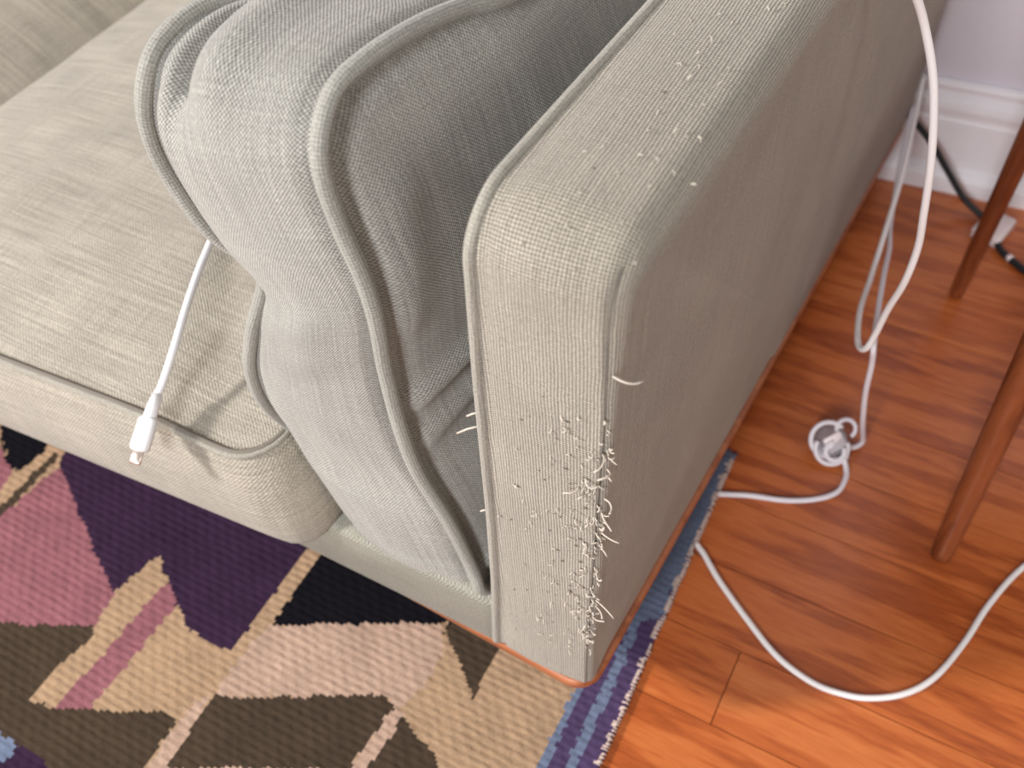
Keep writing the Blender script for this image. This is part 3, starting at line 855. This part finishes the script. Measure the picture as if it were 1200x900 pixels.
fc = thing('floor_cable', 'pale lilac cable behind the hanging loop, wound into a small coil on the floor', 'cable', (0.12, 0.51, 0))
Fp = [(0.042, 1.060, 0.175), (0.060, 0.935, 0.160), (0.082, 0.802, 0.156), (0.095, 0.737, 0.17), (0.104, 0.654, 0.2), (0.118, 0.551, 0.226), (0.128, 0.480, 0.252), (0.133, 0.480, 0.22), (0.137, 0.486, 0.16),
      (0.145, 0.500, 0.09), (0.151, 0.525, 0.03), (0.153, 0.533, 0.008), (0.149, 0.524, 0.006), (0.140, 0.514, 0.010), (0.130, 0.508, 0.022)]
t = MB(); t.tube(catmull(Fp, 7), CR * 0.95, 10); place(t.build('rising_cord', M['cable_lilac']), fc)
def ring_pts(c, r, ax1, ax2, a0=0, a1=360, n=28):
    ax1 = Vector(ax1).normalized(); ax2 = Vector(ax2); ax2 = (ax2 - ax1 * ax1.dot(ax2)).normalized()
    return [Vector(c) + ax1 * r * math.cos(math.radians(a0 + (a1 - a0) * k / n)) + ax2 * r * math.sin(math.radians(a0 + (a1 - a0) * k / n)) for k in range(n + 1)]
RT = Vector((0.877, 0.477, 0)); UP = Vector((-0.33, 0.6, 0.72))
cen = Vector((0.112, 0.500, 0.029))
t = MB()
t.tube(ring_pts(cen, 0.0235, RT, UP, 40, 330), CR * 0.9, 8)
t.tube(ring_pts(cen + Vector((0.008, -0.008, -0.006)), 0.0215, RT, UP, 150, 380), CR * 0.9, 8)
t.tube(ring_pts(cen + RT * 0.0235 + UP * 0.014, 0.0125, RT, UP, -60, 200), CR * 0.8, 8)
t.tube(ring_pts(cen + Vector((0.010, -0.014, -0.004)) + RT * 0.004, 0.0125, RT, UP, 100, 380), CR * 0.9, 8)
t.tube(catmull([cen - UP * 0.022 - RT * 0.006, cen - UP * 0.026 + RT * 0.010, cen - UP * 0.024 + RT * 0.026], 5), CR, 8)
place(t.build('wound_coil', M['cable_lilac']), fc)
rotc = Matrix((RT, UP, RT.cross(UP))).transposed()
t = MB(); t.box(cen + RT * 0.006 + UP * 0.001 + Vector((0.004, -0.006, 0.002)), (0.026, 0.022, 0.004), rotc @ Matrix.Rotation(0.5, 3, 'Z'), bev=0.0015)
place(t.build('clip_plate', M['adapter']), fc)
t = MB(); t.tube([cen + Vector((0.004, 0.006, -0.010)), cen + Vector((0.0, 0.0, 0.002))], [0.0225, 0.0215], 20)
place(t.build('cable_drum', M['clear']), fc)
Gp = [(0.139, 0.492, 0.012), (0.147, 0.480, 0.005), (0.150, 0.466, CR), (0.146, 0.441, CR), (0.125, 0.419, CR), (0.091, 0.400, CR), (0.049, 0.387, CR), (0.027, 0.378, CR), (0.006, 0.369, 0.0036), (-0.03, 0.355, 0.0036)]
t = MB(); t.tube(catmull(Gp, 7), CR, 10); place(t.build('floor_cord', M['cable_lilac']), fc)

Lp = [(-0.03, 0.315, 0.0036), (-0.010, 0.301, 0.0036), (0.008, 0.289, 0.0036), (0.026, 0.277, 0.0036), (0.055, 0.252, CR), (0.104, 0.218, CR), (0.152, 0.189, CR), (0.197, 0.177, CR), (0.232, 0.179, CR), (0.263, 0.189, CR), (0.296, 0.212, CR),
      (0.321, 0.247, CR), (0.341, 0.306, CR), (0.356, 0.369, CR), (0.382, 0.438, CR), (0.425, 0.50, CR), (0.49, 0.54, CR), (0.60, 0.56, CR)]
t = MB(); t.tube(catmull(Lp, 8), CR, 10)
tag(t.build('looping_cable', M['cable']), 'white cable curving in a wide open loop across the bare floorboards', 'cable')

bc = thing('black_cord', 'black cord with a square white adapter near the white baseboard', 'cord', (0.215, 1.03, 0))
Bp = [(0.02, 1.0745, 0.16), (0.048, 1.0735, 0.140), (0.088, 1.070, 0.106), (0.125, 1.066, 0.065), (0.160, 1.062, 0.028), (0.192, 1.056, 0.010), (0.205, 1.048, 0.010)]
t = MB(); t.tube(catmull(Bp, 6), 0.0052, 10); place(t.build('cord', M['black']), bc)
t = MB(); t.box((0.218, 1.030, 0.011), (0.046, 0.062, 0.022), Matrix.Rotation(-0.25, 3, 'Z'), bev=0.003); place(t.build('adapter', M['adapter']), bc)
t = MB(); t.tube(catmull([(0.229, 1.003, 0.010), (0.240, 0.988, 0.007), (0.262, 0.972, 0.006), (0.30, 0.952, 0.006), (0.40, 0.93, 0.006), (0.56, 0.95, 0.006)], 6), 0.0055, 10); place(t.build('cord', M['black']), bc)
t = MB(); t.tube([(0.2525, 0.979, 0.0065), (0.2585, 0.975, 0.0063)], 0.0062, 12); place(t.build('cord_label', M['adapter']), bc)

# ---------------------------------------------------------------- chair at the right: two of its splayed legs reach into view
ch = thing('wooden_chair', 'reddish wooden chair with round tapered splayed legs standing on bare floor', 'chair', (0.42, 0.60, 0))
def leg(foot, ref, top_z, w=1.0):
    f_ = Vector(foot); d = (Vector(ref) - f_); d = d / d.z; top = f_ + d * top_z
    t = MB(); t.tube([f_ + d * z for z in (0.0, 0.002, 0.012, 0.10, 0.25, 0.38, top_z)], [q * w for q in (0.0095, 0.0125, 0.0135, 0.0150, 0.0168, 0.0185, 0.0195)], 20)
    place(t.build('leg', M['leg']), ch); return top
t1 = leg((0.289, 0.409, 0.0), (0.283, 0.480, 0.297), 0.445)
t2 = leg((0.200, 0.870, 0.0), (0.2065, 0.838, 0.31), 0.445, 0.80)
off = Vector((0.46, 0.10, 0))
t3 = leg((0.289 + 0.47, 0.409 + 0.11, 0.0), (0.283 + 0.45, 0.480 + 0.10, 0.297), 0.445)
t4 = leg((0.200 + 0.47, 0.870 + 0.11, 0.0), (0.2065 + 0.45, 0.838 + 0.10, 0.31), 0.445)
t = MB(); prism(t, rounded_poly([(t1.x - 0.01, t1.y - 0.05), (t3.x + 0.05, t3.y - 0.04), (t4.x + 0.05, t4.y + 0.05), (t2.x + 0.01, t2.y + 0.03)], [0.05] * 4), 0.445, 0.48, 0.008)
place(t.build('seat', M['leg'], smooth=False), ch)
